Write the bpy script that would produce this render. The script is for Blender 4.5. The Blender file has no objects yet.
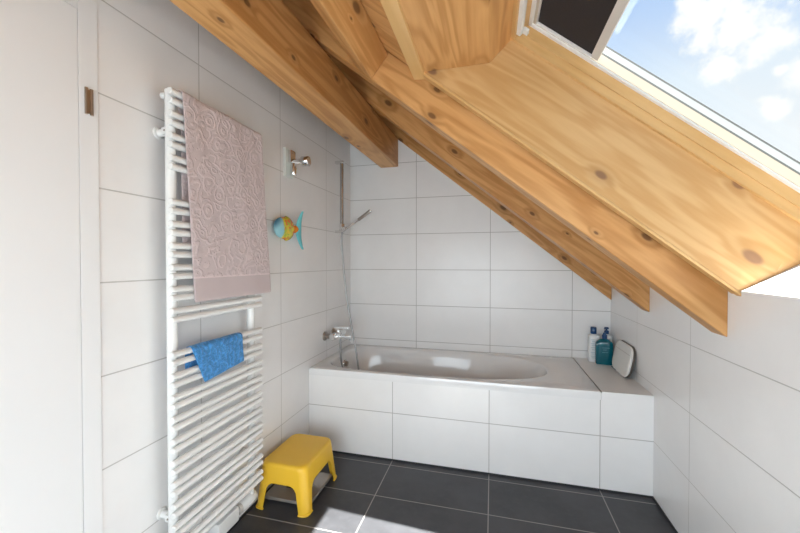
import bpy, bmesh, math
from mathutils import Vector, Matrix
PI = math.pi
sc = bpy.context.scene
col = sc.collection

# ------------------------------------------------------------------ materials
def new_mat(name):
    m = bpy.data.materials.new(name)
    m.use_nodes = True
    nt = m.node_tree
    for n in list(nt.nodes):
        nt.nodes.remove(n)
    out = nt.nodes.new('ShaderNodeOutputMaterial')
    b = nt.nodes.new('ShaderNodeBsdfPrincipled')
    nt.links.new(b.outputs[0], out.inputs[0])
    return m, nt, b

class G:
    """small node-graph helper"""
    def __init__(s, nt): s.nt = nt
    def put(s, sock, v):
        if hasattr(v, 'is_output') or isinstance(v, bpy.types.NodeSocket): s.nt.links.new(v, sock)
        else: sock.default_value = v
    def m(s, op, a, b=0.0, c=0.0):
        n = s.nt.nodes.new('ShaderNodeMath'); n.operation = op
        for i, v in enumerate((a, b, c)): s.put(n.inputs[i], v)
        return n.outputs[0]
    def dot(s, a, v):
        n = s.nt.nodes.new('ShaderNodeVectorMath'); n.operation = 'DOT_PRODUCT'
        s.put(n.inputs[0], a); n.inputs[1].default_value = v
        return n.outputs['Value']
    def comb(s, x, y, z):
        n = s.nt.nodes.new('ShaderNodeCombineXYZ')
        for i, v in enumerate((x, y, z)): s.put(n.inputs[i], v)
        return n.outputs[0]
    def obj(s):
        return s.nt.nodes.new('ShaderNodeTexCoord').outputs['Object']
    def sep(s, v):
        n = s.nt.nodes.new('ShaderNodeSeparateXYZ'); s.put(n.inputs[0], v); return n.outputs
    def noise(s, v, scale, detail=3.0, rough=0.5, dist=0.0):
        n = s.nt.nodes.new('ShaderNodeTexNoise'); s.put(n.inputs['Vector'], v)
        n.inputs['Scale'].default_value = scale; n.inputs['Detail'].default_value = detail
        n.inputs['Roughness'].default_value = rough; n.inputs['Distortion'].default_value = dist
        return n.outputs[0]
    def voro(s, v, scale, rnd=1.0, feature='F1', dim='3D'):
        n = s.nt.nodes.new('ShaderNodeTexVoronoi'); n.voronoi_dimensions = dim; s.put(n.inputs['Vector'], v); n.feature = feature
        n.inputs['Scale'].default_value = scale; n.inputs['Randomness'].default_value = rnd
        return n.outputs['Distance'], n.outputs['Color']
    def ramp(s, f, stops):
        n = s.nt.nodes.new('ShaderNodeValToRGB'); s.put(n.inputs[0], f)
        e = n.color_ramp.elements
        while len(e) < len(stops): e.new(0.5)
        for i, (p, c) in enumerate(stops):
            e[i].position = p; e[i].color = (c[0], c[1], c[2], 1)
        return n.outputs[0]
    def mix(s, f, a, b, mode='MIX'):
        n = s.nt.nodes.new('ShaderNodeMix'); n.data_type = 'RGBA'; n.blend_type = mode
        s.put(n.inputs[0], f)
        for sock, v in ((n.inputs[6], a), (n.inputs[7], b)):
            if isinstance(v, tuple): sock.default_value = (v[0], v[1], v[2], 1)
            else: s.put(sock, v)
        return n.outputs[2]
    def step(s, f, lo, hi):
        n = s.nt.nodes.new('ShaderNodeMapRange'); n.interpolation_type = 'SMOOTHSTEP'
        s.put(n.inputs[0], f); n.inputs[1].default_value = lo; n.inputs[2].default_value = hi
        return n.outputs[0]
    def bump(s, b, h, strength=0.3, dist=0.002):
        n = s.nt.nodes.new('ShaderNodeBump'); n.inputs['Strength'].default_value = strength
        n.inputs['Distance'].default_value = dist
        s.put(n.inputs['Height'], h); s.nt.links.new(n.outputs[0], b.inputs['Normal'])

def plain(name, c, rough=0.5, metal=0.0, spec=0.5, coat=0.0, nz=0.0):
    m, nt, b = new_mat(name)
    b.inputs['Base Color'].default_value = (*c, 1)
    b.inputs['Roughness'].default_value = rough
    b.inputs['Metallic'].default_value = metal
    b.inputs['Specular IOR Level'].default_value = spec
    b.inputs['Coat Weight'].default_value = coat
    g = G(nt)
    n = g.noise(g.obj(), 9.0, 3.0)
    k = nz if nz else 0.04
    cc = g.mix(n, tuple(x*(1-k) for x in c), tuple(min(1, x*(1+k)) for x in c))
    nt.links.new(cc, b.inputs['Base Color'])
    return m

def joint(g, v, off, size, w):
    f = g.m('FRACT', g.m('DIVIDE', g.m('SUBTRACT', v, off), size))
    d = g.m('ABSOLUTE', g.m('SUBTRACT', f, 0.5))
    return g.step(d, 0.5 - w/size, 0.5 - 0.45*w/size)

def tile_mat(name, ax1, o1, s1, ax2, o2, s2, c, cj, rough=0.27, w=0.0030, cloudy=0.0, spec=0.5):
    m, nt, b = new_mat(name); g = G(nt)
    P = g.obj(); X = g.sep(P)
    j = g.m('MAXIMUM', joint(g, X[ax1], o1, s1, w), joint(g, X[ax2], o2, s2, w))
    n = g.noise(P, 3.0, 5.0, 0.6)
    k = cloudy if cloudy else 0.02
    base = g.mix(g.step(n, 0.3, 0.7), tuple(x*(1-k) for x in c), tuple(x*(1+k) for x in c))
    if cloudy:
        n2 = g.noise(P, 26.0, 6.0, 0.65)
        base = g.mix(g.m('MULTIPLY', g.step(n2, 0.45, 0.75), 0.35), base, tuple(x*1.5 for x in c))
    cc = g.mix(j, base, cj)
    nt.links.new(cc, b.inputs['Base Color'])
    r = g.m('ADD', g.m('MULTIPLY', j, 0.5), rough)
    nt.links.new(r, b.inputs['Roughness'])
    b.inputs['Specular IOR Level'].default_value = spec
    h = g.m('SUBTRACT', g.m('MULTIPLY', g.noise(P, 5.0, 2.0), 0.08), j)
    g.bump(b, h, 0.35, 0.0012)
    return m

TH = math.atan(0.81); CT, ST = math.cos(TH), math.sin(TH); Z0 = 2.654
SLOPE = (CT, 0, -ST); NORM = (ST, 0, CT)

def wood(name, gr, h, k, c1, c2, knot=(0.13, 0.055, 0.02), seed=0.0, kd=1.0, spec=0.35):
    """pine: grain runs along gr"""
    m, nt, b = new_mat(name); g = G(nt)
    P = g.obj()
    a, bb, c = g.dot(P, gr), g.dot(P, h), g.dot(P, k)
    a = g.m('ADD', a, seed)
    lo = g.comb(g.m('MULTIPLY', a, 0.6), g.m('MULTIPLY', bb, 5.0), g.m('MULTIPLY', c, 5.0))
    hi = g.comb(g.m('MULTIPLY', a, 1.2), g.m('MULTIPLY', bb, 16.0), g.m('MULTIPLY', c, 16.0))
    n1 = g.noise(lo, 1.4, 3.0, 0.5, 0.6)
    n2 = g.noise(hi, 3.0, 4.0, 0.6, 0.3)
    # sparse knots: one per cell
    q = g.m('ADD', bb, g.m('MULTIPLY', c, 0.83))
    kv = g.comb(g.m('MULTIPLY', a, 3.0*kd), g.m('MULTIPLY_ADD', q, 6.0*kd, seed*1.37), 0.0)
    d, dc = g.voro(kv, 1.0, dim='2D')
    rs = g.sep(dc)
    rad = g.m('MULTIPLY', g.m('MULTIPLY_ADD', rs[0], 0.085, 0.035), g.m('GREATER_THAN', rs[1], 0.30))
    rel = g.m('DIVIDE', g.m('MULTIPLY_ADD', n2, 0.02, d), g.m('ADD', rad, 0.001))
    kn = g.m('SUBTRACT', 1.0, g.step(rel, 0.60, 1.15))
    halo = g.m('SUBTRACT', 1.0, g.step(rel, 0.8, 3.2))
    # growth rings bending round the knots
    ring = g.m('SINE', g.m('ADD', g.m('MULTIPLY', n1, 42.0), g.m('MULTIPLY', halo, 5.0)))
    ring = g.m('MULTIPLY_ADD', ring, 0.5, 0.5)
    f = g.m('ADD', g.m('MULTIPLY', ring, 0.30), g.m('MULTIPLY', n2, 0.45))
    f = g.m('ADD', f, g.m('MULTIPLY', n1, 0.25))
    base = g.mix(g.step(f, 0.15, 0.85), c1, c2)
    base = g.mix(g.m('MULTIPLY', halo, 0.35), base, tuple(x*0.62 for x in c2))
    cc = g.mix(g.m('MULTIPLY', kn, 0.85), base, knot)
    nt.links.new(cc, b.inputs['Base Color'])
    b.inputs['Roughness'].default_value = 0.42
    b.inputs['Specular IOR Level'].default_value = spec
    g.bump(b, g.m('ADD', g.m('MULTIPLY', n2, 0.5), g.m('MULTIPLY', kn, -0.4)), 0.15, 0.002)
    return m

WHITE = (0.86, 0.855, 0.85)
GROUT = (0.43, 0.415, 0.40)
GROUT_PALE = (0.50, 0.49, 0.475)
M = {}
M['tile_back'] = tile_mat('tile back', 0, 0.59, 0.6, 2, 0.3077, 0.3, WHITE, GROUT)
M['tile_left'] = tile_mat('tile left', 1, -0.469, 0.6, 2, 0.3077, 0.3, WHITE, GROUT_PALE, rough=0.17)
M['tile_right'] = tile_mat('tile right', 1, -0.498, 0.6, 2, 0.0077, 0.3, WHITE, GROUT_PALE)
M['tile_front'] = tile_mat('tile front', 0, 0.59, 0.6, 2, 0.0048, 0.3, WHITE, GROUT)
M['tile_shelf'] = tile_mat('tile shelf', 0, 1.797, 0.6, 1, -0.7386, 0.9, WHITE, GROUT)
M['floor'] = tile_mat('slate floor', 0, 0.59, 0.6, 1, -0.794, 0.3, (0.051, 0.052, 0.058), (0.34, 0.32, 0.31),
                      rough=0.38, w=0.0036, cloudy=0.22, spec=0.4)
C1, C2 = (0.68, 0.37, 0.145), (0.46, 0.21, 0.060)
M['wood_slope'] = wood('pine along slope', SLOPE, NORM, (0, 1, 0), C1, C2)
M['wood_plank'] = wood('pine plank', SLOPE, NORM, (0, 1, 0), (0.66, 0.41, 0.185), (0.53, 0.285, 0.10), knot=(0.22, 0.11, 0.06), seed=3.3, kd=0.8)
M['wood_y'] = wood('pine across', (0, 1, 0), (1, 0, 0), (0, 0, 1), C1, C2, seed=1.7)
M['wood_frame'] = wood('pine frame', SLOPE, NORM, (0, 1, 0), (0.70, 0.44, 0.19), (0.60, 0.35, 0.13), kd=0.3, seed=9.0)
M['wood_frame_y'] = wood('pine frame across', (0, 1, 0), (1, 0, 0), (0, 0, 1), (0.70, 0.44, 0.19), (0.60, 0.35, 0.13), kd=0.3, seed=9.0)
M['cream'] = plain('cream lacquered pine', (0.50, 0.425, 0.33), 0.5)
M['white_paint'] = plain('white paint', (0.82, 0.82, 0.81), 0.45)
M['door'] = plain('door lacquer', (0.84, 0.845, 0.85), 0.4, nz=0.01)
M['plaster'] = plain('plaster', (0.86, 0.86, 0.86), 0.8)
M['enamel'] = plain('white enamel', (0.82, 0.82, 0.80), 0.25)
M['acrylic'] = plain('bath acrylic', (0.82, 0.82, 0.82), 0.10, coat=0.3)
M['chrome'] = plain('chrome', (0.80, 0.80, 0.80), 0.10, 1.0)
M['satin'] = plain('satin chrome', (0.46, 0.455, 0.45), 0.2, 0.8)
M['steel'] = plain('brushed steel', (0.42, 0.38, 0.34), 0.3, 1.0)
M['alu'] = plain('aluminium', (0.62, 0.60, 0.57), 0.45, 0.15)
M['rail'] = plain('white rail', (0.80, 0.78, 0.75), 0.35)
M['gasket'] = plain('grey gasket', (0.10, 0.105, 0.10), 0.5)
M['dark_cap'] = plain('dark cap', (0.05, 0.05, 0.05), 0.5)
M['spacer'] = plain('pale spacer', (0.42, 0.44, 0.44), 0.5)
M['yellow'] = plain('yellow plastic', (0.86, 0.52, 0.035), 0.38)
M['silicone'] = plain('dark sealing joint', (0.03, 0.03, 0.034), 0.6)
M['navy'] = plain('navy plastic', (0.010, 0.060, 0.17), 0.3)
M['bottle_white'] = plain('white bottle', (0.80, 0.82, 0.82), 0.3)
M['print'] = plain('pale blue print', (0.42, 0.52, 0.58), 0.4)
M['print_dim'] = plain('pale teal print', (0.10, 0.34, 0.40), 0.4)
M['dark_rim'] = plain('dark rim', (0.10, 0.085, 0.07), 0.5)
M['board'] = plain('white plastic', (0.80, 0.79, 0.76), 0.35)
M['mat'] = plain('pale bounce', (0.58, 0.58, 0.57), 0.95, spec=0.1)  # surface of the added sunlight bounce panel
M['hose'] = plain('metal hose', (0.36, 0.36, 0.36), 0.35, 0.8)
M['black_print'] = plain('black display', (0.015, 0.015, 0.017), 0.2)
M['scale'] = plain('silver scale', (0.44, 0.40, 0.36), 0.22, 0.5)

def blind_mat():
    m, nt, b = new_mat('blackout fabric'); g = G(nt)
    P = g.obj(); n = g.noise(P, 160.0, 2.0)
    nt.links.new(g.mix(n, (0.010, 0.008, 0.010), (0.022, 0.018, 0.021)), b.inputs['Base Color'])
    b.inputs['Roughness'].default_value = 0.75
    return m
M['blind'] = blind_mat()

def glass_mat(name, tint, gl=0.06):
    m = bpy.data.materials.new(name); m.use_nodes = True; nt = m.node_tree
    for n in list(nt.nodes): nt.nodes.remove(n)
    out = nt.nodes.new('ShaderNodeOutputMaterial'); mx = nt.nodes.new('ShaderNodeMixShader')
    t = nt.nodes.new('ShaderNodeBsdfTransparent'); t.inputs[0].default_value = (*tint, 1)
    r = nt.nodes.new('ShaderNodeBsdfGlossy'); r.inputs['Roughness'].default_value = 0.02
    ge = nt.nodes.new('ShaderNodeNewGeometry'); g = G(nt)
    vd = nt.nodes.new('ShaderNodeVectorMath'); vd.operation = 'DOT_PRODUCT'
    nt.links.new(ge.outputs['Normal'], vd.inputs[0]); nt.links.new(ge.outputs['Incoming'], vd.inputs[1])
    c = g.m('SUBTRACT', 1.0, g.m('ABSOLUTE', vd.outputs['Value']))
    f = g.m('MULTIPLY_ADD', g.m('POWER', c, 5.0), 0.6, 0.02)
    nt.links.new(f, mx.inputs[0]); nt.links.new(t.outputs[0], mx.inputs[1]); nt.links.new(r.outputs[0], mx.inputs[2])
    nt.links.new(mx.outputs[0], out.inputs[0])
    return m
M['glass'] = glass_mat('window glass', (0.97, 0.985, 0.98))

def teal_mat():
    m, nt, b = new_mat('translucent teal'); g = G(nt)
    n = g.noise(g.obj(), 7.0, 2.0)
    nt.links.new(g.mix(n, (0.0, 0.11, 0.16), (0.003, 0.19, 0.25)), b.inputs['Base Color'])
    b.inputs['Roughness'].default_value = 0.12
    b.inputs['Transmission Weight'].default_value = 0.25
    b.inputs['Coat Weight'].default_value = 0.5
    return m
M['teal'] = teal_mat()

def terry(name, c, swirl):
    m, nt, b = new_mat(name); g = G(nt)
    P = g.obj(); X = g.sep(P)
    fz = g.noise(P, 420.0, 2.0)
    if swirl:
        q = g.comb(X[1], X[2], 0.0)
        dn = g.noise(q, 9.0, 1.0)
        v2 = g.comb(g.m('MULTIPLY_ADD', dn, 0.05, X[1]), g.m('MULTIPLY_ADD', dn, 0.05, X[2]), 0.0)
        d, _ = g.voro(v2, 17.0, 1.0)
        d2, _ = g.voro(v2, 27.0, 1.0)
        w = g.m('SINE', g.m('MULTIPLY_ADD', g.noise(q, 30.0, 2.0), 9.0, g.m('MULTIPLY', d, 19.0)))
        w = g.m('ADD', g.m('MULTIPLY', g.step(w, -0.2, 0.9), 0.7), g.m('MULTIPLY', g.step(d2, 0.15, 0.5), 0.3))
        band = g.m('MULTIPLY', g.m('GREATER_THAN', X[2], 0.095), 1.0)
        w = g.m('MULTIPLY', w, band)
        hem = g.m('MULTIPLY', g.m('GREATER_THAN', X[2], 0.092), g.m('LESS_THAN', X[2], 0.100))
        cc = g.mix(w, tuple(x*0.93 for x in c), tuple(min(1, x*1.08) for x in c))
        cc = g.mix(hem, cc, tuple(min(1, x*1.15) for x in c))
        h = g.m('ADD', g.m('MULTIPLY', w, 1.0), g.m('MULTIPLY', fz, 0.25))
        g.bump(b, h, 0.7, 0.004)
    else:
        d = g.noise(P, 62.0, 3.0, 0.6)
        w = g.step(d, 0.40, 0.66)
        cc = g.mix(w, tuple(x*0.85 for x in c), tuple(min(1, x*1.30 + 0.02) for x in c))
        g.bump(b, g.m('ADD', w, g.m('MULTIPLY', fz, 0.6)), 0.7, 0.004)
    nt.links.new(cc, b.inputs['Base Color'])
    b.inputs['Roughness'].default_value = 0.95
    b.inputs['Specular IOR Level'].default_value = 0.1
    b.inputs['Sheen Weight'].default_value = 0.25
    return m
M['towel'] = terry('mauve terry', (0.60, 0.505, 0.505), True)
M['blue_towel'] = terry('blue terry', (0.050, 0.255, 0.58), False)

def fish_mat():
    m, nt, b = new_mat('fish glaze'); g = G(nt)
    P = g.obj(); X = g.sep(P)
    d, c = g.voro(P, 55.0, 1.0)
    r = g.sep(c)[0]
    spots = g.ramp(r, [(0.0, (0.62, 0.70, 0.05)), (0.35, (0.85, 0.62, 0.03)), (0.6, (0.30, 0.52, 0.05)), (0.8, (0.80, 0.22, 0.03))])
    head = g.step(g.m('ADD', X[1], g.m('MULTIPLY', g.noise(P, 20.0), 0.03)), -0.035, -0.020)
    cyan = g.mix(g.step(g.m('SUBTRACT', X[2], X[1]), 0.065, 0.125), (0.36, 0.70, 0.78), (0.05, 0.20, 0.36))
    nt.links.new(g.mix(head, cyan, spots), b.inputs['Base Color'])
    b.inputs['Roughness'].default_value = 0.2
    return m
M['fish'] = fish_mat()
M['fish_tail'] = plain('turquoise glaze', (0.16, 0.60, 0.66), 0.2)
M['fish_root'] = plain('orange glaze', (0.80, 0.24, 0.03), 0.25)
M['pale_glass'] = plain('pale frosted glass', (0.72, 0.76, 0.72), 0.3)

# ------------------------------------------------------------------ mesh builder
class MB:
    def __init__(s): s.bm = bmesh.new(); s.wn = False
    def box(s, x0, x1, y0, y1, z0, z1, bev=0.0, seg=2, mtx=None):
        r = bmesh.ops.create_cube(s.bm, size=1.0)
        vs = r['verts']
        bmesh.ops.scale(s.bm, vec=(x1-x0, y1-y0, z1-z0), verts=vs)
        bmesh.ops.translate(s.bm, vec=((x0+x1)/2, (y0+y1)/2, (z0+z1)/2), verts=vs)
        if bev > 0:
            s.wn = True
            es = list({e for v in vs for e in v.link_edges})
            q = bmesh.ops.bevel(s.bm, geom=es, offset=bev, segments=seg, affect='EDGES', profile=0.5)
            vs = list({v for f in q['faces'] for v in f.verts} | {v for v in vs if v.is_valid})
        if mtx is not None:
            bmesh.ops.transform(s.bm, matrix=mtx, verts=vs)
        return s
    def prism(s, pts, a0, a1, axis=1):
        """polygon pts in the two other axes, extruded along axis"""
        def mk(p, a):
            return (p[0], a, p[1]) if axis == 1 else ((a, p[0], p[1]) if axis == 0 else (p[0], p[1], a))
        A = [s.bm.verts.new(mk(p, a0)) for p in pts]; B = [s.bm.verts.new(mk(p, a1)) for p in pts]
        s.bm.faces.new(A); s.bm.faces.new(B[::-1])
        n = len(pts)
        for i in range(n):
            s.bm.faces.new((A[i], B[i], B[(i+1) % n], A[(i+1) % n]))
        return s
    def sprism(s, pts, y0, y1):
        """polygon in roof coordinates (s down the slope, o above the rafter undersides)"""
        return s.prism([(a*CT + o*ST, Z0 - a*ST + o*CT) for a, o in pts], y0, y1)
    def sbox(s, s0, s1, y0, y1, o0, o1):
        return s.sprism([(s0, o0), (s1, o0), (s1, o1), (s0, o1)], y0, y1)
    def rings(s, rs, cap0=True, cap1=True, closed=True):
        prev = None
        first = None
        for r in rs:
            vs = [s.bm.verts.new(p) for p in r]
            if prev:
                n = len(vs)
                for i in range(n if closed else n-1):
                    s.bm.faces.new((prev[i], prev[(i+1) % n], vs[(i+1) % n], vs[i]))
            else: first = vs
            prev = vs
        if cap0: s.bm.faces.new(first[::-1])
        if cap1: s.bm.faces.new(prev)
        return s
    def tube(s, pts, r, n=12, cap=True):
        pts = [Vector(p) for p in pts]
        rr = r if isinstance(r, (list, tuple)) else [r]*len(pts)
        rs = []
        t0 = (pts[1]-pts[0]).normalized()
        u = t0.orthogonal().normalized()
        for i, p in enumerate(pts):
            t = (pts[min(i+1, len(pts)-1)] - pts[max(i-1, 0)]).normalized()
            u = (u - t*u.dot(t)).normalized()
            v = t.cross(u)
            rs.append([p + (u*math.cos(2*PI*k/n) + v*math.sin(2*PI*k/n))*rr[i] for k in range(n)])
        return s.rings(rs, cap, cap)
    def lathe(s, prof, center, axis=(0, 0, 1), n=24):
        ax = Vector(axis).normalized(); u = ax.orthogonal().normalized(); v = ax.cross(u); c = Vector(center)
        return s.rings([[c + ax*h + (u*math.cos(2*PI*k/n) + v*math.sin(2*PI*k/n))*r for k in range(n)] for r, h in prof])
    def grid(s, P):
        V = [[s.bm.verts.new(p) for p in row] for row in P]
        for i in range(len(V)-1):
            for j in range(len(V[0])-1):
                s.bm.faces.new((V[i][j], V[i+1][j], V[i+1][j+1], V[i][j+1]))
        return s
    def build(s, name, mat, parent=None, angle=38.0, solid=0.0, off=0.0):
        bmesh.ops.recalc_face_normals(s.bm, faces=s.bm.faces)
        me = bpy.data.meshes.new(name)
        if parent is not None:
            p = parent; o = Vector((0, 0, 0))
            while p is not None: o += p.location; p = p.parent
            bmesh.ops.translate(s.bm, vec=-o, verts=s.bm.verts)
        s.bm.to_mesh(me); s.bm.free()
        me.materials.append(mat)
        for p in me.polygons: p.use_smooth = True
        me.set_sharp_from_angle(angle=math.radians(angle))
        ob = bpy.data.objects.new(name, me); col.objects.link(ob)
        if parent is not None: ob.parent = parent
        if s.wn:
            md = ob.modifiers.new('flat faces', 'WEIGHTED_NORMAL'); md.keep_sharp = True
        if solid:
            md = ob.modifiers.new('thickness', 'SOLIDIFY'); md.thickness = solid; md.offset = off
        return ob

def thing(name, label, cat, loc=(0, 0, 0), group=None):
    o = bpy.data.objects.new(name, None); col.objects.link(o)
    o.location = loc; o.empty_display_size = 0.1
    o['label'] = label; o['category'] = cat
    if group: o['group'] = group
    return o
def tag(o, label, cat, group=None):
    o['label'] = label; o['category'] = cat
    if group: o['group'] = group
    return o
def struct(o):
    o['kind'] = 'structure'; return o

# ------------------------------------------------------------------ room shell
W, YR = 2.05, -3.8
struct(MB().box(-0.15, W+0.3, YR-0.15, 0.15, -0.12, 0.0).build('floor', M['floor']))
zs = lambda x, o=0.0: Z0 - 0.81*x + o/CT
# far (bath) wall, its top following the roof slope
struct(MB().prism([(-0.15, 0), (W+0.2, 0), (W+0.2, zs(W+0.2, .14)), (-0.15, zs(-0.15, .14))], 0.0, 0.15).build('wall_back', M['tile_back']))
# left wall, with the door opening cut out
DY0, DY1, DZ = -2.985, -2.075, 2.085
wl = MB()
wl.box(-0.15, 0, DY1, 0.0, 0, 2.80)
wl.box(-0.15, 0, YR, DY0, 0, 2.80)
wl.box(-0.15, 0, DY0, DY1, DZ, 2.80)
struct(wl.build('wall_left', M['tile_left']))
# knee wall on the right
SY0, SY1 = -2.58, -1.43            # skylight recess
WT = 1.169
wr = MB()
wr.box(W, W+0.25, SY1, 0.0, 0, zs(W, .14))
wr.box(W, W+0.25, YR, SY0, 0, zs(W, .14))
wr.box(W, W+0.25, SY0, SY1, 0, WT-0.004)
struct(wr.build('wall_right', M['tile_right']))
# wall behind the viewer with a wide opening added for fill light
rw = MB()
rw.box(-0.15, 0.15, YR-0.15, YR, 0, 2.9)
rw.box(1.95, W+0.25, YR-0.15, YR, 0, 1.6)
rw.box(0.15, 1.95, YR-0.15, YR, 0, 0.35)
rw.prism([(0.15, 1.65), (1.95, 1.65), (0.15, 2.75)], YR-0.15, YR)
struct(rw.build('wall_rear', M['plaster']))
# sloping ceiling: pine boards over the rafters, with the skylight cut out
S_UP, S_LO = 1.06, 2.64
ce = MB()
ce.sbox(-0.5, 3.3, SY1+0.02, 0.15, .1402, .42)
ce.sbox(-0.5, 3.3, YR-0.15, SY0-0.02, .140, .42)
ce.sbox(-0.5, S_UP-0.03, SY0-0.02, SY1+0.02, .128, .42)
struct(ce.build('ceiling', M['wood_slope']))
# dark joints where the floor meets wall tiles
struct(MB().box(0, W, -0.7422, -0.7386, 0, 0.009).build('baseboard_front', M['silicone']))
struct(MB().box(W-0.006, W, YR, -0.742, 0, 0.010).build('baseboard_right', M['silicone']))
struct(MB().box(0, 0.006, DY1, -0.742, 0, 0.010).build('baseboard_left', M['silicone']))

# ------------------------------------------------------------------ skylight recess linings
rp = lambda a, y, o: (a*CT + o*ST, y, Z0 - a*ST + o*CT)
PLK = [(0.95, .135), (2.655, .135), (2.9, .42), (0.95, .42)]
t1 = MB().rings([[rp(a, SY1 + (0.007 if o < .2 else 0.0), o) for a, o in PLK], [rp(a, SY1+0.025, o) for a, o in PLK]]).build('trim_1', M['wood_plank'])
struct(t1)
P_ = lambda x, z: (x*CT - (z-Z0)*ST, x*ST + (z-Z0)*CT)
u0, u1, u2 = P_(.921, 2.079), P_(1.192, 2.079), P_(1.273, 2.159)
t2 = MB().sprism([u0, u1, u2, (u0[0]-0.02, .42)], SY0, SY1).build('trim_2', M['wood_y'])
struct(t2)
# the white sloping sill at the foot of the skylight
t3 = MB().prism([(2.046, WT-0.004), (2.046, WT+0.003), (2.311, 1.324), (2.40, 1.20), (2.40, 1.0), (2.30, WT-0.004)], SY0, SY1).build('trim_3', M['white_paint'])
struct(t3)
t4 = MB().sprism([(0.95, .135), (2.655, .135), (2.9, .42), (0.95, .42)], SY0-0.025, SY0).build('trim_4', M['wood_plank'])
struct(t4)
# battens round the recess
b1 = MB()
b1.sprism([(1.04, .124), (2.650, .124), (2.650, .1335), (1.04, .1335)], SY1+0.005, SY1+0.030)
b1.sprism([(1.01, .128), (2.645, .128), (2.645, .139), (1.01, .139)], SY1+0.031, SY1+0.058)
struct(b1.build('trim_5', M['wood_frame']))
b2 = MB().prism([(.868, 2.087), (.870, 2.076), (.921, 2.072), (.925, 2.079), (.925, 2.14), (.868, 2.14)], SY0, SY1+0.05).build('trim_6', M['wood_frame_y'])
struct(b2)

# ------------------------------------------------------------------ skylight window (frame, sash, glass)
win = bpy.data.objects.new('window_1', None); col.objects.link(win)
win['kind'] = 'structure'
sU, sL = 1.300, 2.625
def ring(name, ins0, ins1, o0, o1, mat, msl, wide=0.10):
    """frame ring: opening inset ins from the recess on all sides, between heights o0, o1"""
    a = MB()
    a.sbox(sU, sL, SY1-ins0, SY1+wide, o0, o1)
    a.sbox(sU, sL, SY0-wide, SY0+ins0, o0, o1)
    f = a.build(name, mat, win)
    c = MB()
    c.sbox(sU-wide, sU+ins1, SY0+ins0, SY1-ins0, o0, o1)
    c.sbox(sL-ins1, sL+wide, SY0+ins0, SY1-ins0, o0, o1)
    h = c.build(name, msl, win)
ring('frame', .014, .018, .418, .450, M['wood_frame'], M['wood_frame_y'])
ring('frame', .020, .030, .450, .486, M['wood_frame'], M['wood_frame_y'])
ring('frame_rail', .0345, .045, .485, .492, M['rail'], M['rail'])
ring('sash', .036, .055, .492, .522, M['cream'], M['cream'])
ring('gasket', .036, .055, .522, .5285, M['gasket'], M['gasket'])
ring('spacer', .036, .055, .5285, .549, M['spacer'], M['spacer'])
ring('outer_gasket', .036, .055, .549, .555, M['gasket'], M['gasket'])
MB().sbox(sU-0.02, sL+0.02, SY0-0.02, SY1+0.02, .5560, .5600).build('pane', M['glass'], win)
# long white handle bar across the top of the sash
hb = MB()
hb.sprism([(1.310, .428), (1.334, .428), (1.336, .440), (1.332, .452), (1.312, .452), (1.308, .440)], SY0+0.05, SY1-0.035)
hb.build('handle_bar', M['enamel'], win)
hb = MB()
hb.sbox(1.322, 1.352, SY1-0.050, SY1-0.022, .449, .460)
hb.sbox(1.322, 1.352, SY0+0.022, SY0+0.050, .449, .460)
hb.build('handle_bracket', M['enamel'], win)

# roller blind drawn a little way down
bl = thing('roller_blind', 'black roller blind pulled partly down over the skylight, with pale bottom bar', 'blind', (1.55, SY1-0.5, 2.05))
MB().sbox(1.357, 1.605, SY0+0.045, SY1-0.045, .500, .502).build('fabric', M['blind'], bl)
MB().sbox(1.600, 1.629, SY0+0.040, SY1-0.040, .494, .510).build('bottom_bar', M['alu'], bl)
MB().sbox(1.344, 1.360, SY0+0.040, SY1-0.040, .4925, .506).build('head_bar', M['alu'], bl)
MB().sbox(1.344, 1.605, SY1-0.046, SY1-0.036, .4925, .508).build('side_rail', M['rail'], bl)
MB().sbox(1.344, 1.605, SY0+0.036, SY0+0.046, .4925, .508).build('side_rail', M['rail'], bl)

# ------------------------------------------------------------------ roof timbers
def rafter(y0, y1, label, lo=W):
    x0 = -0.02
    o = MB().prism([(x0, zs(x0)), (lo, zs(lo)), (lo, zs(lo, .14)), (x0, zs(x0, .14))], y0, y1).build('rafter', M['wood_slope'])
    md = o.modifiers.new('arris', 'BEVEL'); md.width = 0.004; md.segments = 2; md.limit_method = 'ANGLE'
    tag(o, label, 'rafter', 'sloping pine rafters')
    return o
rafter(-1.355, -1.255, 'nearest sloping pine rafter, running alongside the skylight recess')
rafter(-0.676, -0.576, 'middle sloping pine rafter, between the skylight rafter and the one at the tiled end wall')
rafter(-0.022, -0.0005, 'farthest pine rafter, lying against the tiled wall above the bath')
tr = MB().sbox(0.765, 0.853, SY0-0.2, -1.355, 0.0, .128).build('trimmer_beam', M['wood_y'])
md = tr.modifiers.new('arris', 'BEVEL'); md.width = 0.004; md.segments = 2
tag(tr, 'short pine cross beam joining the nearest rafter above the skylight recess', 'beam')
PU = [(.281, 2.075), (.434, 2.075), (.434, zs(.434)), (.281, zs(.281))]
pu = MB().rings([[(x-0.072, YR, z) for x, z in PU], [(x, -0.0005, z) for x, z in PU]]).build('purlin', M['wood_y'])
md = pu.modifiers.new('arris', 'BEVEL'); md.width = 0.005; md.segments = 2
tag(pu, 'thick horizontal pine beam carrying the rafters above the towel radiator', 'beam')

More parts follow.
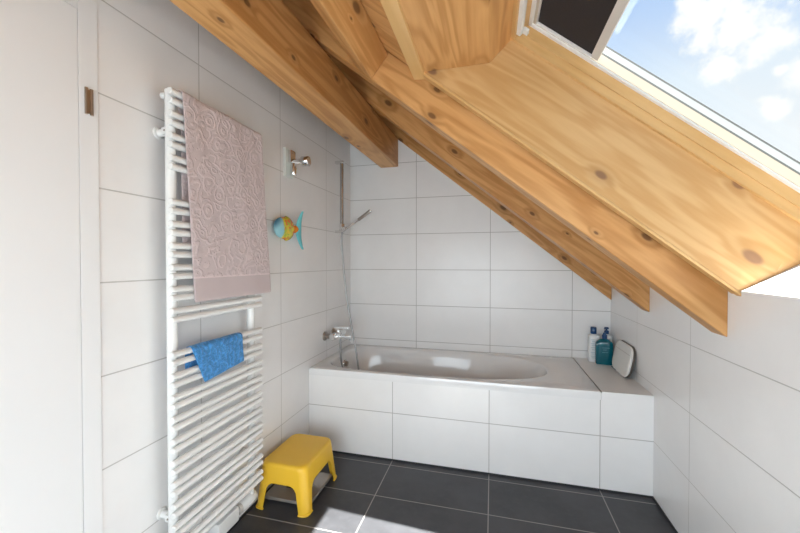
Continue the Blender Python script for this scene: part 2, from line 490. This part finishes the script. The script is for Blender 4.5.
# ------------------------------------------------------------------ door in the left wall
dr = bpy.data.objects.new('door_1', None); col.objects.link(dr); dr['kind'] = 'structure'
fr = MB()
fr.box(-0.15, 0.0045, DY1-0.055, DY1, 0, DZ, 0.002)
fr.box(-0.15, 0.0045, DY0, DY0+0.055, 0, DZ, 0.002)
fr.box(-0.15, 0.0045, DY0+0.055, DY1-0.055, DZ-0.055, DZ, 0.002)
fr.build('door_frame', M['door'], dr)
MB().box(-0.045, 0.0042, DY0+0.0563, DY1-0.0563, 0.008, DZ-0.0563, 0.001).build('door_leaf', M['door'], dr)
for zc in (1.765, 0.28):
    h = MB()
    h.tube([(0.008, -2.097, zc-0.04), (0.008, -2.097, zc+0.04)], 0.0045, 10)
    h.tube([(0.008, -2.112, zc-0.04), (0.008, -2.112, zc+0.04)], 0.0045, 10)
    h.box(0.0035, 0.008, -2.113, -2.096, zc-0.036, zc+0.036)
    h.build('hinge', M['steel'], dr)

# ------------------------------------------------------------------ bath
bt = thing('bathtub', 'white acrylic bathtub built into the tiled end of the room', 'bathtub', (0.9, -0.37, 0.3))
X0, X1, Y0, Y1, ZT = 0.002, 1.794, -0.7435, -0.002, 0.5534
cx, cy = 0.82, -0.372
angs = [2*PI*i/160 for i in range(160)]
for X in (X0, X1):
    for Y in (Y0, Y1): angs.append(math.atan2(Y-cy, X-cx) % (2*PI))
angs = sorted(set(round(a, 6) for a in angs))
def rect_pt(a, ins, z):
    c, s = math.cos(a), math.sin(a); t = 1e9
    if c > 1e-9: t = min(t, (X1-ins-cx)/c)
    if c < -1e-9: t = min(t, (X0+ins-cx)/c)
    if s > 1e-9: t = min(t, (Y1-ins-cy)/s)
    if s < -1e-9: t = min(t, (Y0+ins-cy)/s)
    return (cx+c*t, cy+s*t, z)
def bowl_pt(a, grow, z, slr=0.0, sll=0.0):
    c, s = math.cos(a), math.sin(a)
    hx = (0.735 - slr if c > 0 else 0.745 - sll) + grow
    hy = 0.318 + grow - 0.35*max(slr, sll)*0.5
    n = 2.5 if c > 0 else 5.0
    r = (abs(c/hx)**n + abs(s/hy)**n)**(-1/n)
    return (cx+c*r, cy+s*r, z)
rs = [[rect_pt(a, 0.0, 0.508) for a in angs], [rect_pt(a, 0.0, ZT-0.008) for a in angs],
      [rect_pt(a, 0.002, ZT-0.002) for a in angs], [rect_pt(a, 0.008, ZT) for a in angs]]
rs += [[bowl_pt(a, g, z) for a in angs] for g, z in ((0.014, ZT-0.0005), (0.006, ZT-0.003), (0.001, ZT-0.010), (-0.003, ZT-0.022))]
rs += [[bowl_pt(a, -0.012, 0.46, 0.05, 0.01) for a in angs], [bowl_pt(a, -0.022, 0.36, 0.13, 0.03) for a in angs],
       [bowl_pt(a, -0.034, 0.24, 0.22, 0.05) for a in angs], [bowl_pt(a, -0.055, 0.16, 0.30, 0.08) for a in angs],
       [bowl_pt(a, -0.095, 0.118, 0.36, 0.11) for a in angs], [bowl_pt(a, -0.16, 0.106, 0.40, 0.16) for a in angs]]
MB().rings(rs, cap0=False).build('tub_shell', M['acrylic'], bt, angle=50)
# overflow rosette with turning knob on the end wall of the tub
ov = MB()
ov.lathe([(0.034, 0.0), (0.036, 0.004), (0.034, 0.010), (0.030, 0.012)], (0.086, -0.335, 0.478), (1, 0, -0.06), 28)
ovo = ov.build('overflow_knob', M['chrome'], bt)
MB().lathe([(0.024, 0.010), (0.024, 0.024), (0.020, 0.028)], (0.086, -0.335, 0.478), (1, 0, -0.06), 6).build('grip', M['steel'], ovo)
MB().lathe([(0.034, 0.0), (0.032, 0.005), (0.01, 0.008)], (0.45, -0.37, 0.105), (0, 0, 1), 24).build('drain', M['chrome'], bt)
sr = thing('tiled_bath_surround', 'white tiled front panel and corner shelf enclosing the bathtub', 'bath panel', (0.0, 0.0, 0.0))
MB().box(0.0, W, -0.7386, -0.7186, 0.005, 0.507).build('front_panel', M['tile_front'], sr)
MB().box(1.7965, W, -0.7386, -0.7186, 0.507, 0.545).build('upper_panel', M['tile_front'], sr)
MB().box(1.7965, W, -0.7386, 0.0, 0.545, 0.5528).build('shelf', M['tile_shelf'], sr)
MB().box(1.7965, W, -0.7415, -0.7386, 0.545, 0.5534).build('edge_trim', M['white_paint'], sr)

# ------------------------------------------------------------------ towel radiator
rd = thing('towel_radiator', 'tall white ladder towel radiator on the left wall', 'radiator', (0.0, -1.645, 0.0))
PX, TX = 0.062, 0.094
for y in (-1.868, -1.424):
    MB().tube([(PX, y, 0.165), (PX, y, 0.172), (PX, y, 1.900), (PX, y, 1.906)], [0.012, 0.018, 0.018, 0.012], 20).build('post', M['enamel'], rd)
    p = MB()
tube_mesh = None
for k in range(22):
    if k in (4, 11): continue
    for dz in (0.0160, -0.0160):
        z = 1.868 - 0.0788*k + dz
        if tube_mesh is None:
            t = MB()
            t.tube([(TX, -1.903, 0), (TX, -1.900, 0), (TX, -1.392, 0), (TX, -1.389, 0)], [0.009, 0.0118, 0.0118, 0.009], 16)
            o = t.build('tube', M['enamel'], rd)
            tube_mesh = o; base_z = 0.0
        else:
            o = tube_mesh.copy(); col.objects.link(o); o.parent = rd
        o.location = (0, 0, z)
for y, z in ((-1.864, 1.752), (-1.412, 1.752), (-1.864, 0.325), (-1.412, 0.325)):
    b = MB()
    b.lathe([(0.021, 0.0), (0.021, 0.006), (0.014, 0.009), (0.014, 0.050)], (0.0, y, z), (1, 0, 0), 18)
    b.box(0.036, 0.066, y-0.020, y+0.020, z-0.013, z+0.013, 0.003)
    br = b.build('wall_bracket', M['enamel'], rd)
    MB().lathe([(0.004, 0), (0.003, 0.003)], (0.051, y-0.020, z), (0, -1, 0), 8).build('screw', M['steel'], br)
for y in (-1.868, -1.424):
    MB().lathe([(0.010, 0.0), (0.012, 0.004), (0.012, 0.018), (0.006, 0.022)], (PX-0.018, y, 1.885), (-1, 0, 0.1), 12).build('vent_plug', M['enamel'], rd)
# valve unit at the foot with a thermostat head lying along the wall
vz, vx = 0.112, 0.050
v = MB()
v.box(0.022, 0.078, -1.66, -1.530, vz-0.034, vz+0.034, 0.008)
v.tube([(vx, -1.53, vz), (vx, -1.505, vz)], 0.018, 16)
vo = v.build('valve_unit', M['enamel'], rd)
MB().tube([(PX, -1.424, 0.168), (PX, -1.424, 0.130), (vx, -1.430, vz), (vx, -1.440, vz)], 0.011, 12).build('supply_pipe', M['enamel'], rd)
MB().lathe([(0.026, 0.0), (0.028, 0.004), (0.028, 0.05), (0.031, 0.055), (0.031, 0.094), (0.025, 0.102)], (vx, -1.500, vz), (0, 1, 0), 24).build('thermostat_head', M['enamel'], vo)
MB().lathe([(0.0265, 0.0), (0.0265, 0.016)], (vx, -1.518, vz), (0, 1, 0), 24).build('collar', M['alu'], vo)

# towels over the bars
def draped(name, prof, left, right, mat, label, ripple=0.0, base=(0, 0, 0), thick=0.006, nu=34):
    """prof: list of (x, z, t): t runs 0 at the front hem; left/right give y as functions of the list index fraction"""
    e = MB(); rows = []
    for i, (x, z, f) in enumerate(prof):
        row = []
        l, r = left(f), right(f)
        for j in range(nu+1):
            u = j/nu
            y = l + (r-l)*u
            rip = ripple*(0.5+0.5*math.sin(u*11.0+2.2*f)+0.35*math.sin(u*27+f*5))*min(1.0, 0.15+abs(f))
            row.append((x+rip*(1 if f <= 1 else -0.3), y, z))
        rows.append(row)
    e.grid(rows)
    loc = base
    o = e.build(name, mat, None, angle=60)
    return o
def drape_profile(zfront, ztop, zback, xf, xb, n=30):
    pr = []
    for i in range(n+1):
        t = i/n; pr.append((xf, zfront + (ztop-zfront)*t, t))
    rr = (xf-xb)/2; xc = (xf+xb)/2
    for i in range(1, 8):
        a = PI*i/8; pr.append((xc+rr*math.cos(a), ztop+rr*math.sin(a)*0.9, 1.0))
    for i in range(n//2+1):
        t = i/(n//2); pr.append((xb, ztop + (zback-ztop)*t, 1.0+t))
    return pr
def finish(o, loc, thick):
    o.data.transform(Matrix.Translation(-Vector(loc))); o.location = loc
    md = o.modifiers.new('pile', 'SOLIDIFY'); md.thickness = thick; md.offset = 0.0
    s = o.modifiers.new('smooth', 'SUBSURF'); s.levels = 1; s.render_levels = 1
zt = 1.868 + 0.016
pr = drape_profile(1.118, zt, 1.33, TX+0.0175, TX-0.0165)
def tl(f): return -1.866 + 0.050*(1-f) if f <= 1 else -1.838 
def trr(f): return -1.405 + 0.076*(1-f) if f <= 1 else -1.448
def tl2(f): return tl(f) if f < 1 else (-1.866 + 0.03*min(1, (f-1)*8))
def tr2(f): return trr(f) if f < 1 else (-1.405 - 0.045*min(1, (f-1)*8))
tw = draped('bath_towel', pr, tl2, tr2, M['towel'], '', ripple=0.005)
finish(tw, (TX+0.02, -1.6, 1.118), 0.005)
tag(tw, 'mauve bath towel with embossed swirls hanging over the top of the radiator', 'towel')
zb = 1.868 - 0.0788*12 + 0.016
pr = drape_profile(0.800, zb, 0.845, TX+0.0165, TX-0.0165, 16)
wc = draped('washcloth', pr, lambda f: -1.828 + 0.060*max(0, 1-f), lambda f: -1.548 + 0.012*max(0, 1-f), M['blue_towel'], '', ripple=0.003, nu=22)
# its front hem hangs a little lower at the left corner
for v in wc.data.vertices:
    if v.co.x > TX+0.012:
        u = (v.co.y+1.76)/0.22
        v.co.z += 0.022*u*max(0, (zb-v.co.z)/(zb-0.80))
finish(wc, (TX+0.02, -1.68, 0.80), 0.0045)
tag(wc, 'small bright blue terry washcloth draped over a lower radiator bar', 'washcloth')

# ------------------------------------------------------------------ yellow step stool
st = thing('step_stool', 'yellow plastic step stool standing beside the radiator', 'stool', (0.170, -1.165, 0.0))
def rr_pts(hx, hy, r, n_side=26, n_c=10):
    """rounded rectangle perimeter, returns (x, y, arclength coordinate info)"""
    pts = []
    cs = [((hx-r), (hy-r), 0), (-(hx-r), (hy-r), PI/2), (-(hx-r), -(hy-r), PI), ((hx-r), -(hy-r), 1.5*PI)]
    for ci, (ax, ay, a0) in enumerate(cs):
        for i in range(n_c+1):
            a = a0 + PI/2*i/n_c
            pts.append((ax+r*math.cos(a), ay+r*math.sin(a)))
        bx, by, b0 = cs[(ci+1) % 4]
        p0 = pts[-1]; p1 = (bx+r*math.cos(b0), by+r*math.sin(b0))
        for i in range(1, n_side):
            t = i/n_side
            t = 0.5-0.5*math.cos(PI*t)*(0.35+0.65*abs(math.cos(PI*t))**0.0)   # denser near the corners
            pts.append((p0[0]+(p1[0]-p0[0])*t, p0[1]+(p1[1]-p0[1])*t))
    return pts
SX, SY, SZ = 0.152, 0.184, 0.238
topp = rr_pts(0.129, 0.168, 0.044)
botp = rr_pts(SX, SY, 0.034)
def arch(p):
    """lower edge of the skirt: legs at the corners, an arch between"""
    def one(a, half, leg, top):
        d = half - leg - abs(a)             # distance inside the arch opening
        if d <= 0: return 0.0
        r = 0.045
        if d >= r: return top
        return top - r + math.sqrt(max(0, r*r-(r-d)**2))
    x, y = p
    if abs(abs(y)-SY) < 0.004: return one(x, SX, 0.052, 0.140)
    if abs(abs(x)-SX) < 0.004: return one(y, SY, 0.058, 0.140)
    return 0.0
n = len(topp); NH = 12
e = MB(); bm = e.bm
rings_ = []
def stool_pt(i, z):
    f = 1 - z/SZ
    return (0.170 + topp[i][0]+(botp[i][0]-topp[i][0])*f, -1.165 + topp[i][1]+(botp[i][1]-topp[i][1])*f, z)
cols_ = []
for i in range(n):
    lo = arch(botp[i])
    cols_.append([bm.verts.new(stool_pt(i, lo + (SZ-0.012-lo)*k/NH)) for k in range(NH+1)])
for i in range(n):
    A, B = cols_[i], cols_[(i+1) % n]
    for k in range(NH): bm.faces.new((A[k], B[k], B[k+1], A[k+1]))
prev = [c[-1] for c in cols_]
for ins, z in ((0.003, SZ-0.005), (0.009, SZ-0.001), (0.018, SZ), (0.050, SZ-0.001), (0.085, SZ-0.001)):
    cur = []
    for i in range(n):
        x, y = topp[i]; k = 1 - ins/0.129
        cur.append(bm.verts.new((0.170+x*k if ins > .03 else 0.170+x*(1-ins/0.129), -1.165+y*(1-ins/0.168), z)))
    for i in range(n):
        bm.faces.new((prev[i], prev[(i+1) % n], cur[(i+1) % n], cur[i]))
    prev = cur
bm.faces.new(prev)
# the seat is the top, the skirt carries the legs
so = e.build('body', M['yellow'], st, angle=60, solid=0.0045, off=-1.0)
# rolled foot rims
for sx in (-1, 1):
    for sy in (-1, 1):
        xs, ys = 0.170+sx*(SX-0.002), -1.165+sy*(SY-0.002)
        pts = [(xs-sx*0.050, ys, 0.006), (xs-sx*0.030, ys, 0.006), (xs-sx*0.012, ys-sy*0.004, 0.006), (xs-sx*0.004, ys-sy*0.012, 0.006), (xs, ys-sy*0.030, 0.006), (xs, ys-sy*0.052, 0.006)]
        MB().tube(pts, 0.0055, 8).build('foot', M['yellow'], st)

# bathroom scale under the stool
sl = thing('bathroom_scale', 'flat silver bathroom scale lying on the floor under the yellow stool', 'scale', (0.17, -1.15, 0.0))
MB().box(0.030, 0.300, -1.285, -1.015, 0.012, 0.030, 0.004).build('platform', M['scale'], sl)
MB().box(0.105, 0.185, -1.195, -1.150, 0.0300, 0.0312, 0.0004).build('display', M['black_print'], sl)
for fx in (0.055, 0.275):
    for fy in (-1.26, -1.04):
        MB().lathe([(0.014, 0), (0.014, 0.012)], (fx, fy, 0.0), (0, 0, 1), 12).build('foot', M['dark_cap'], sl)

# pale bounce panel, unseen, added to throw sunlight up into the room
q = MB(); q.box(0.72, 1.22, -2.30, -1.70, 0.0, 0.016, 0.006)
bm_ = q.build('bounce_panel', M['mat']); bm_.data.transform(Matrix.Translation((-0.83, 1.97, 0))); bm_.location = (0.83, -1.97, 0)
tag(bm_, 'pale bounce panel added on the floor below the view to reflect sunlight upward', 'mat')

# ------------------------------------------------------------------ bath mixer, shower rail, hose
mx = thing('bath_mixer', 'chrome bath mixer tap on the left wall above the tub end', 'tap', (0.0, -0.43, 0.73))
MZ = 0.722
for y in (-0.505, -0.355):
    MB().lathe([(0.034, 0.0), (0.033, 0.010), (0.018, 0.022), (0.018, 0.050)], (0.0, y, MZ), (1, 0, 0), 24).build('escutcheon', M['steel'], mx)
MB().tube([(0.072, -0.535, MZ), (0.072, -0.530, MZ), (0.072, -0.330, MZ), (0.072, -0.325, MZ)], [0.020, 0.026, 0.026, 0.020], 20).build('body', M['chrome'], mx)
q = MB(); q.box(0.075, 0.185, -0.447, -0.413, MZ-0.026, MZ-0.004, 0.004)
q.tube([(0.172, -0.43, MZ-0.024), (0.172, -0.43, MZ-0.040)], 0.012, 14); q.build('spout', M['chrome'], mx)
q = MB(); q.lathe([(0.023, 0.0), (0.023, 0.028), (0.018, 0.032)], (0.080, -0.43, MZ+0.012), (0, 0, 1), 20)
q.box(0.060, 0.165, -0.450, -0.410, MZ+0.042, MZ+0.062, 0.004); q.build('lever', M['chrome'], mx)
q = MB(); q.tube([(0.080, -0.40, MZ-0.020), (0.080, -0.40, MZ-0.040)], 0.011, 12); q.build('hose_outlet', M['chrome'], mx)

rl = thing('shower_rail', 'slim chrome shower rail on the left wall near the corner', 'shower rail', (0.0, -0.27, 1.55))
RX, RY = 0.052, -0.302
MB().tube([(RX, RY, 1.500), (RX, RY, 2.060)], 0.0145, 18).build('rail', M['satin'], rl)
for z in (2.058, 1.512):
    q = MB(); q.box(0.0, RX+0.018, RY-0.018, RY+0.018, z-0.011, z+0.011, 0.003); q.build('wall_mount', M['chrome'], rl)
q = MB(); q.lathe([(0.021, -0.025), (0.024, -0.02), (0.024, 0.02), (0.021, 0.025)], (RX+0.002, RY, 1.548), (0, 0, 1), 18)
q.lathe([(0.013, 0.0), (0.016, 0.006), (0.016, 0.040)], (RX+0.014, RY-0.020, 1.530), (0.85, -0.3, 0.25), 16)
q.build('slider', M['chrome'], rl)

hs = thing('hand_shower', 'slim chrome stick hand shower clipped in the rail holder', 'hand shower', (RX+0.04, RY-0.03, 1.56))
A = Vector((RX+0.020, RY-0.028, 1.510)); B = Vector((0.315, RY-0.055, 1.664))
D = (B-A).normalized()
MB().tube([A, A+D*0.01, A+(B-A)*0.5, B-D*0.004, B], [0.008, 0.010, 0.0105, 0.012, 0.009], 16).build('handle', M['chrome'], hs)
MB().tube([A+(B-A)*0.56, A+(B-A)*0.57, B-D*0.012, B-D*0.006], [0.0115, 0.0128, 0.0128, 0.0115], 16).build('spray_head', M['steel'], hs)

def bez(pts, n=14):
    """Catmull-Rom through pts"""
    P = [Vector(p) for p in pts]; out = []
    for i in range(len(P)-1):
        p0, p1, p2, p3 = P[max(i-1, 0)], P[i], P[i+1], P[min(i+2, len(P)-1)]
        for k in range(n):
            t = k/n
            out.append(0.5*((2*p1)+(-p0+p2)*t+(2*p0-5*p1+4*p2-p3)*t*t+(-p0+3*p1-3*p2+p3)*t**3))
    out.append(P[-1]); return out
hose = MB().tube(bez([A - D*0.004, A + Vector((-0.010, -0.004, -0.05)), (0.070, -0.322, 1.28), (0.098, -0.320, 1.00), (0.146, -0.320, 0.74),
                      (0.188, -0.330, 0.54), (0.212, -0.350, 0.36), (0.180, -0.37, 0.245), (0.130, -0.385, 0.28), (0.095, -0.397, 0.45), (0.082, -0.400, 0.60), (0.080, -0.400, MZ-0.040)]), 0.0075, 10).build('shower_hose', M['hose'])
tag(hose, 'grey metal shower hose looping down from the hand shower into the tub', 'hose')

# ------------------------------------------------------------------ small wall things
wb = thing('wall_holder', 'small chrome holder with pale plate on the left wall under the beam', 'holder', (0.0, -0.99, 1.86))
MB().box(0.0, 0.018, -1.040, -0.950, 1.785, 1.955, 0.003).build('plate', M['pale_glass'], wb)
MB().box(0.018, 0.040, -1.020, -0.965, 1.870, 1.945, 0.004).build('chrome_block', M['chrome'], wb)
q = MB(); q.tube([(0.030, -0.992, 1.878), (0.112, -0.986, 1.878)], 0.017, 16)
q.lathe([(0.027, 0), (0.030, 0.003), (0.030, 0.044), (0.027, 0.048)], (0.092, -0.986, 1.878), (1, 0.07, 0), 18); q.build('arm', M['chrome'], wb)
q = MB(); q.lathe([(0.010, 0.0), (0.019, -0.02), (0.021, -0.075), (0.017, -0.082)], (0.040, -0.992, 1.876), (0, 0, 1), 18); q.build('clip', M['chrome'], wb)

fs = thing('fish_ornament', 'colourful glazed fish ornament with turquoise tail on the left wall', 'ornament', (0.0, -1.075, 1.475))
fr_ = []
NB = 20
for i in range(NB+1):
    t = i/NB; a = PI*t
    y = -1.078 - 0.094*math.cos(a)
    h = 0.064*math.sin(a)**0.75 + (0.010 if t > 0.5 else 0.0)*math.sin(a)
    h = max(h, 0.004)
    d = max(0.028*math.sin(a)**0.7, 0.003)
    fr_.append([(0.030 + d*math.cos(2*PI*k/20), y, 1.470 + h*math.sin(2*PI*k/20)) for k in range(20)])
MB().rings(fr_).build('body', M['fish'], fs)
q = MB(); q.tube([(0.03, -1.000, 1.473), (0.036, -0.972, 1.473), (0.04, -0.950, 1.473)], [0.018, 0.024, 0.012], 12); q.build('tail_root', M['fish_root'], fs)
tp = []
for i in range(13):
    t = -1 + 2*i/12
    z = 1.468 + 0.118*t
    wv = 0.030*(1-0.75*abs(t)**1.5) + 0.002
    bend = 0.040*t*t
    tp.append([(0.044+bend*0.55 + 0.010*math.cos(2*PI*k/12)*(1-0.6*abs(t)), -0.945 + bend*0.35 + wv*math.sin(2*PI*k/12), z) for k in range(12)])
MB().rings(tp).build('tail', M['fish_tail'], fs)
MB().lathe([(0.012, 0.0), (0.010, 0.006)], (0.0, -1.075, 1.475), (1, 0, 0), 12).build('suction_cup', M['pale_glass'], fs)

# ------------------------------------------------------------------ shelf things
def flat_bottle(e, cx, cy, hw, hd, z0, zsh, neck_r, zn, rot=0.0, soft=False):
    """rounded-rectangular bottle lofted to a round neck"""
    rs = []
    def sec(a, b, z, p):
        out = []
        for k in range(32):
            t = 2*PI*k/32; c, s = math.cos(t), math.sin(t)
            r = (abs(c/a)**p + abs(s/b)**p)**(-1/p)
            x, y = r*c, r*s
            out.append((cx + x*math.cos(rot)-y*math.sin(rot), cy + x*math.sin(rot)+y*math.cos(rot), z))
        return out
    rs.append(sec(hw*0.93, hd*0.93, z0, 4)); rs.append(sec(hw, hd, z0+0.005, 4))
    if soft:      # sloping shoulders
        for k, dz in ((1.0, -0.030), (0.985, -0.018), (0.92, -0.006), (0.78, 0.004), (0.56, 0.013), (0.38, 0.018)):
            rs.append(sec(max(hw*k, neck_r*1.1), max(hd*min(1, k*1.15), neck_r*1.1), zsh+dz, 4 if k > .9 else 2.8))
        rs.append(sec(neck_r, neck_r, zsh+0.020, 2)); rs.append(sec(neck_r, neck_r, zn, 2))
        e.rings(rs)
        return e
    rs.append(sec(hw, hd, zsh-0.012, 4)); rs.append(sec(hw*0.95, hd*0.95, zsh-0.004, 4)); rs.append(sec(hw*0.80, hd*0.85, zsh, 3.2))
    rs.append(sec(neck_r*1.3, neck_r*1.3, zsh+0.006, 2)); rs.append(sec(neck_r, neck_r, zsh+0.008, 2)); rs.append(sec(neck_r, neck_r, zn, 2))
    e.rings(rs)
    return e
ZS = 0.5528
def prints(parent, x0, x1, y, zlist, mat=None):
    q = MB()
    for i, z in enumerate(zlist):
        q.box(x0 + 0.006*(i % 2), x1 - 0.009*((i*2) % 3), y-0.0006, y, z-0.0016, z+0.0016)
    return q.build('label_print', mat or M['print'], parent)

b1 = thing('toiletry_bottle', 'white bottle with dark blue cap, left of the teal bottle on the shelf', 'bottle', (1.920, -0.075, ZS), 'bottles on the bath shelf')
flat_bottle(MB(), 1.921, -0.075, 0.037, 0.024, ZS, 0.745, 0.013, 0.758).build('body', M['bottle_white'], b1)
MB().lathe([(0.018, 0.0), (0.020, 0.004), (0.020, 0.044), (0.017, 0.048)], (1.918, -0.075, 0.753), (0, 0, 1), 22).build('cap', M['navy'], b1)
prints(b1, 1.895, 1.950, -0.0992, [0.712, 0.700, 0.684, 0.672, 0.655, 0.640, 0.622, 0.610, 0.594, 0.582])
def pump(parent, cx, cy, z0, dx, dy):
    q = MB(); q.lathe([(0.0155, 0.0), (0.0155, 0.020), (0.011, 0.024)], (cx, cy, z0), (0, 0, 1), 20)
    q.tube([(cx, cy, z0+0.02), (cx, cy, z0+0.036)], 0.006, 10)
    q.box(cx-0.013, cx+0.013, cy-0.012, cy+0.012, z0+0.034, z0+0.048, 0.004)
    q.tube([(cx, cy, z0+0.043), (cx+dx*0.034, cy+dy*0.034, z0+0.039)], [0.006, 0.0045], 10)
    return q.build('pump', M['navy'], parent)
b2 = thing('toiletry_bottle', 'white pump bottle standing behind the teal bottle in the shelf corner', 'bottle', (2.008, -0.050, ZS), 'bottles on the bath shelf')
flat_bottle(MB(), 2.010, -0.050, 0.037, 0.024, ZS, 0.742, 0.012, 0.754).build('body', M['bottle_white'], b2)
pump(b2, 2.010, -0.050, 0.752, -0.6, -0.8)
b3 = thing('toiletry_bottle', 'translucent teal bottle with dark blue cap, in front of the white bottles', 'bottle', (1.976, -0.135, ZS), 'bottles on the bath shelf')
flat_bottle(MB(), 1.972, -0.135, 0.056, 0.028, ZS, 0.712, 0.014, 0.738, rot=-0.10, soft=True).build('body', M['teal'], b3)
MB().lathe([(0.0155, 0.0), (0.0165, 0.003), (0.0165, 0.026), (0.011, 0.031), (0.010, 0.042), (0.008, 0.044)], (1.974, -0.135, 0.730), (0, 0, 1), 22).build('cap', M['navy'], b3)
prints(b3, 1.952, 1.998, -0.1650, [0.672, 0.658, 0.640], M['print_dim'])

bd = thing('leaning_tray', 'white rounded plastic tray leaning on the right wall beside the bottles', 'tray', (2.02, -0.36, ZS))
def rr_section(hw, hh, r, n=8):
    pts = []
    for (ax, ay, a0) in ((hw-r, hh-r, 0), (-(hw-r), hh-r, PI/2), (-(hw-r), -(hh-r), PI), (hw-r, -(hh-r), 1.5*PI)):
        for i in range(n+1):
            a = a0+PI/2*i/n; pts.append((ax+r*math.cos(a), ay+r*math.sin(a)))
    return pts
lean = math.radians(11)
def tray_pt(p, d):
    """p in tray plane (along wall, up), d thickness towards the room"""
    y, h = p
    return (2.0125 + (h+0.1)*math.sin(lean) - d*math.cos(lean), -0.362 + y, ZS + 0.003 + (h+0.1)*math.cos(lean) + d*math.sin(lean))
def tray_mesh(hw, hh, r, d0, d1, bev):
    pts = rr_section(hw, hh, r); ins = rr_section(hw-bev, hh-bev, r-bev)
    return MB().rings([[tray_pt(p, d0) for p in ins], [tray_pt(p, d0+bev) for p in pts], [tray_pt(p, d1-bev) for p in pts], [tray_pt(p, d1) for p in ins]])
tray_mesh(0.150, 0.100, 0.066, 0.000, 0.010, 0.003).build('rim', M['dark_rim'], bd)
tray_mesh(0.147, 0.097, 0.063, 0.0095, 0.024, 0.005).build('shell', M['board'], bd)
q = MB(); q.tube([tray_pt((-0.125, 0.045), 0.0242), tray_pt((0.125, 0.045), 0.0242)], 0.0022, 6); q.build('groove', M['alu'], bd)
q = MB(); q.tube([tray_pt((-0.100, -0.095), 0.020), tray_pt((0.130, -0.095), 0.020)], 0.0045, 8); q.build('metal_strip', M['chrome'], bd)

# ------------------------------------------------------------------ light
SUN = Vector((-0.589, 0.108, -1.0))
sd = bpy.data.lights.new('sun', 'SUN'); sd.energy = 36.0; sd.angle = math.radians(0.6); sd.color = (1.0, 0.965, 0.92)
so_ = bpy.data.objects.new('sun', sd); col.objects.link(so_)
so_.rotation_euler = SUN.to_track_quat('-Z', 'Y').to_euler(); so_.location = (4, -3, 6)
# soft fill light added at the opening behind the viewer
ad = bpy.data.lights.new('rear_fill_light', 'AREA'); ad.shape = 'RECTANGLE'; ad.size = 1.7; ad.size_y = 1.2
ad.energy = 33.0; ad.color = (0.80, 0.92, 1.0)
ao = bpy.data.objects.new('rear_fill_light', ad); col.objects.link(ao)
ao.location = (1.02, YR+0.02, 0.95); ao.rotation_euler = (math.radians(-90), 0, 0)
ao.rotation_euler = Vector((0, 1, 0)).to_track_quat('-Z', 'Z').to_euler()

# ------------------------------------------------------------------ sky
w = bpy.data.worlds.new('sky'); sc.world = w; w.use_nodes = True
nt = w.node_tree
for n_ in list(nt.nodes): nt.nodes.remove(n_)
g = G(nt)
out = nt.nodes.new('ShaderNodeOutputWorld'); bg = nt.nodes.new('ShaderNodeBackground')
nt.links.new(bg.outputs[0], out.inputs[0])
dv = nt.nodes.new('ShaderNodeTexCoord').outputs['Generated']
Xs = g.sep(dv)
elev = g.m('ARCSINE', Xs[2])
base = g.ramp(g.step(elev, 0.10, 0.62), [(0.0, (0.93, 0.95, 0.98)), (0.55, (0.78, 0.87, 0.97)), (1.0, (0.43, 0.62, 0.96))])
warp = g.noise(dv, 11.0, 6.0, 0.62)
fine = g.noise(dv, 30.0, 6.0, 0.65)
def blob(d, r):
    dd = Vector(d).normalized()
    return g.m('SUBTRACT', 1.0, g.m('DIVIDE', g.m('ARCCOSINE', g.dot(dv, tuple(dd))), r))
BL = []
YAW, PIT, F = 0.2525, -0.0135, 358.2
fw = Vector((-math.sin(YAW)*math.cos(PIT), math.cos(YAW)*math.cos(PIT), math.sin(PIT))); rt = Vector((math.cos(YAW), math.sin(YAW), 0)); up = rt.cross(fw)
# cumulus clouds, given as compass directions
CL = [(738, 30, .085), (704, 14, .060), (764, 44, .05), (706, 40, .045), (722, 66, .04), (802, 74, .04), (780, 70, .020), (775, 108, .03), (748, 20, .06), (690, 4, .03), (755, 12, .04)]
best = None
for u, v, r in CL:
    d = fw + rt*((u-400)/F) - up*((v-266.5)/F)
    bb = blob(d, r)
    best = bb if best is None else g.m('MAXIMUM', best, bb)
cm = g.m('ADD', g.m('MAXIMUM', best, -0.6), g.m('MULTIPLY', g.m('SUBTRACT', warp, 0.52), 1.9))
cm = g.m('ADD', cm, g.m('MULTIPLY', g.m('SUBTRACT', fine, 0.5), 1.1))
cloud = g.step(cm, 0.0, 0.55)
far = g.m('MULTIPLY', g.step(g.noise(dv, 3.0, 7.0, 0.6), 0.56, 0.80), 0.5)
cloud = g.m('MAXIMUM', cloud, g.m('MULTIPLY', far, g.step(g.m('MULTIPLY', best, -1.0), 1.0, 4.0)))
skyc = g.mix(cloud, base, (1.02, 1.02, 1.02))
# ground side of the sky sphere
skyc = g.mix(g.step(elev, -0.02, 0.02), (0.35, 0.34, 0.30), skyc)
nt.links.new(skyc, bg.inputs[0]); bg.inputs[1].default_value = 0.96

# ------------------------------------------------------------------ camera
cd = bpy.data.cameras.new('camera'); co = bpy.data.objects.new('camera', cd); col.objects.link(co)
cd.sensor_width = 36.0; cd.sensor_fit = 'HORIZONTAL'; cd.lens = 36.0*F/800.0; cd.clip_start = 0.02
co.location = (1.2064, -2.9357, 1.2747); co.rotation_euler = (PI/2+PIT, 0.0, YAW)
sc.camera = co
vs = sc.view_settings
vs.view_transform = 'Standard'; vs.look = 'None'; vs.gamma = 1.0; vs.use_curve_mapping = False; vs.exposure = 0.19
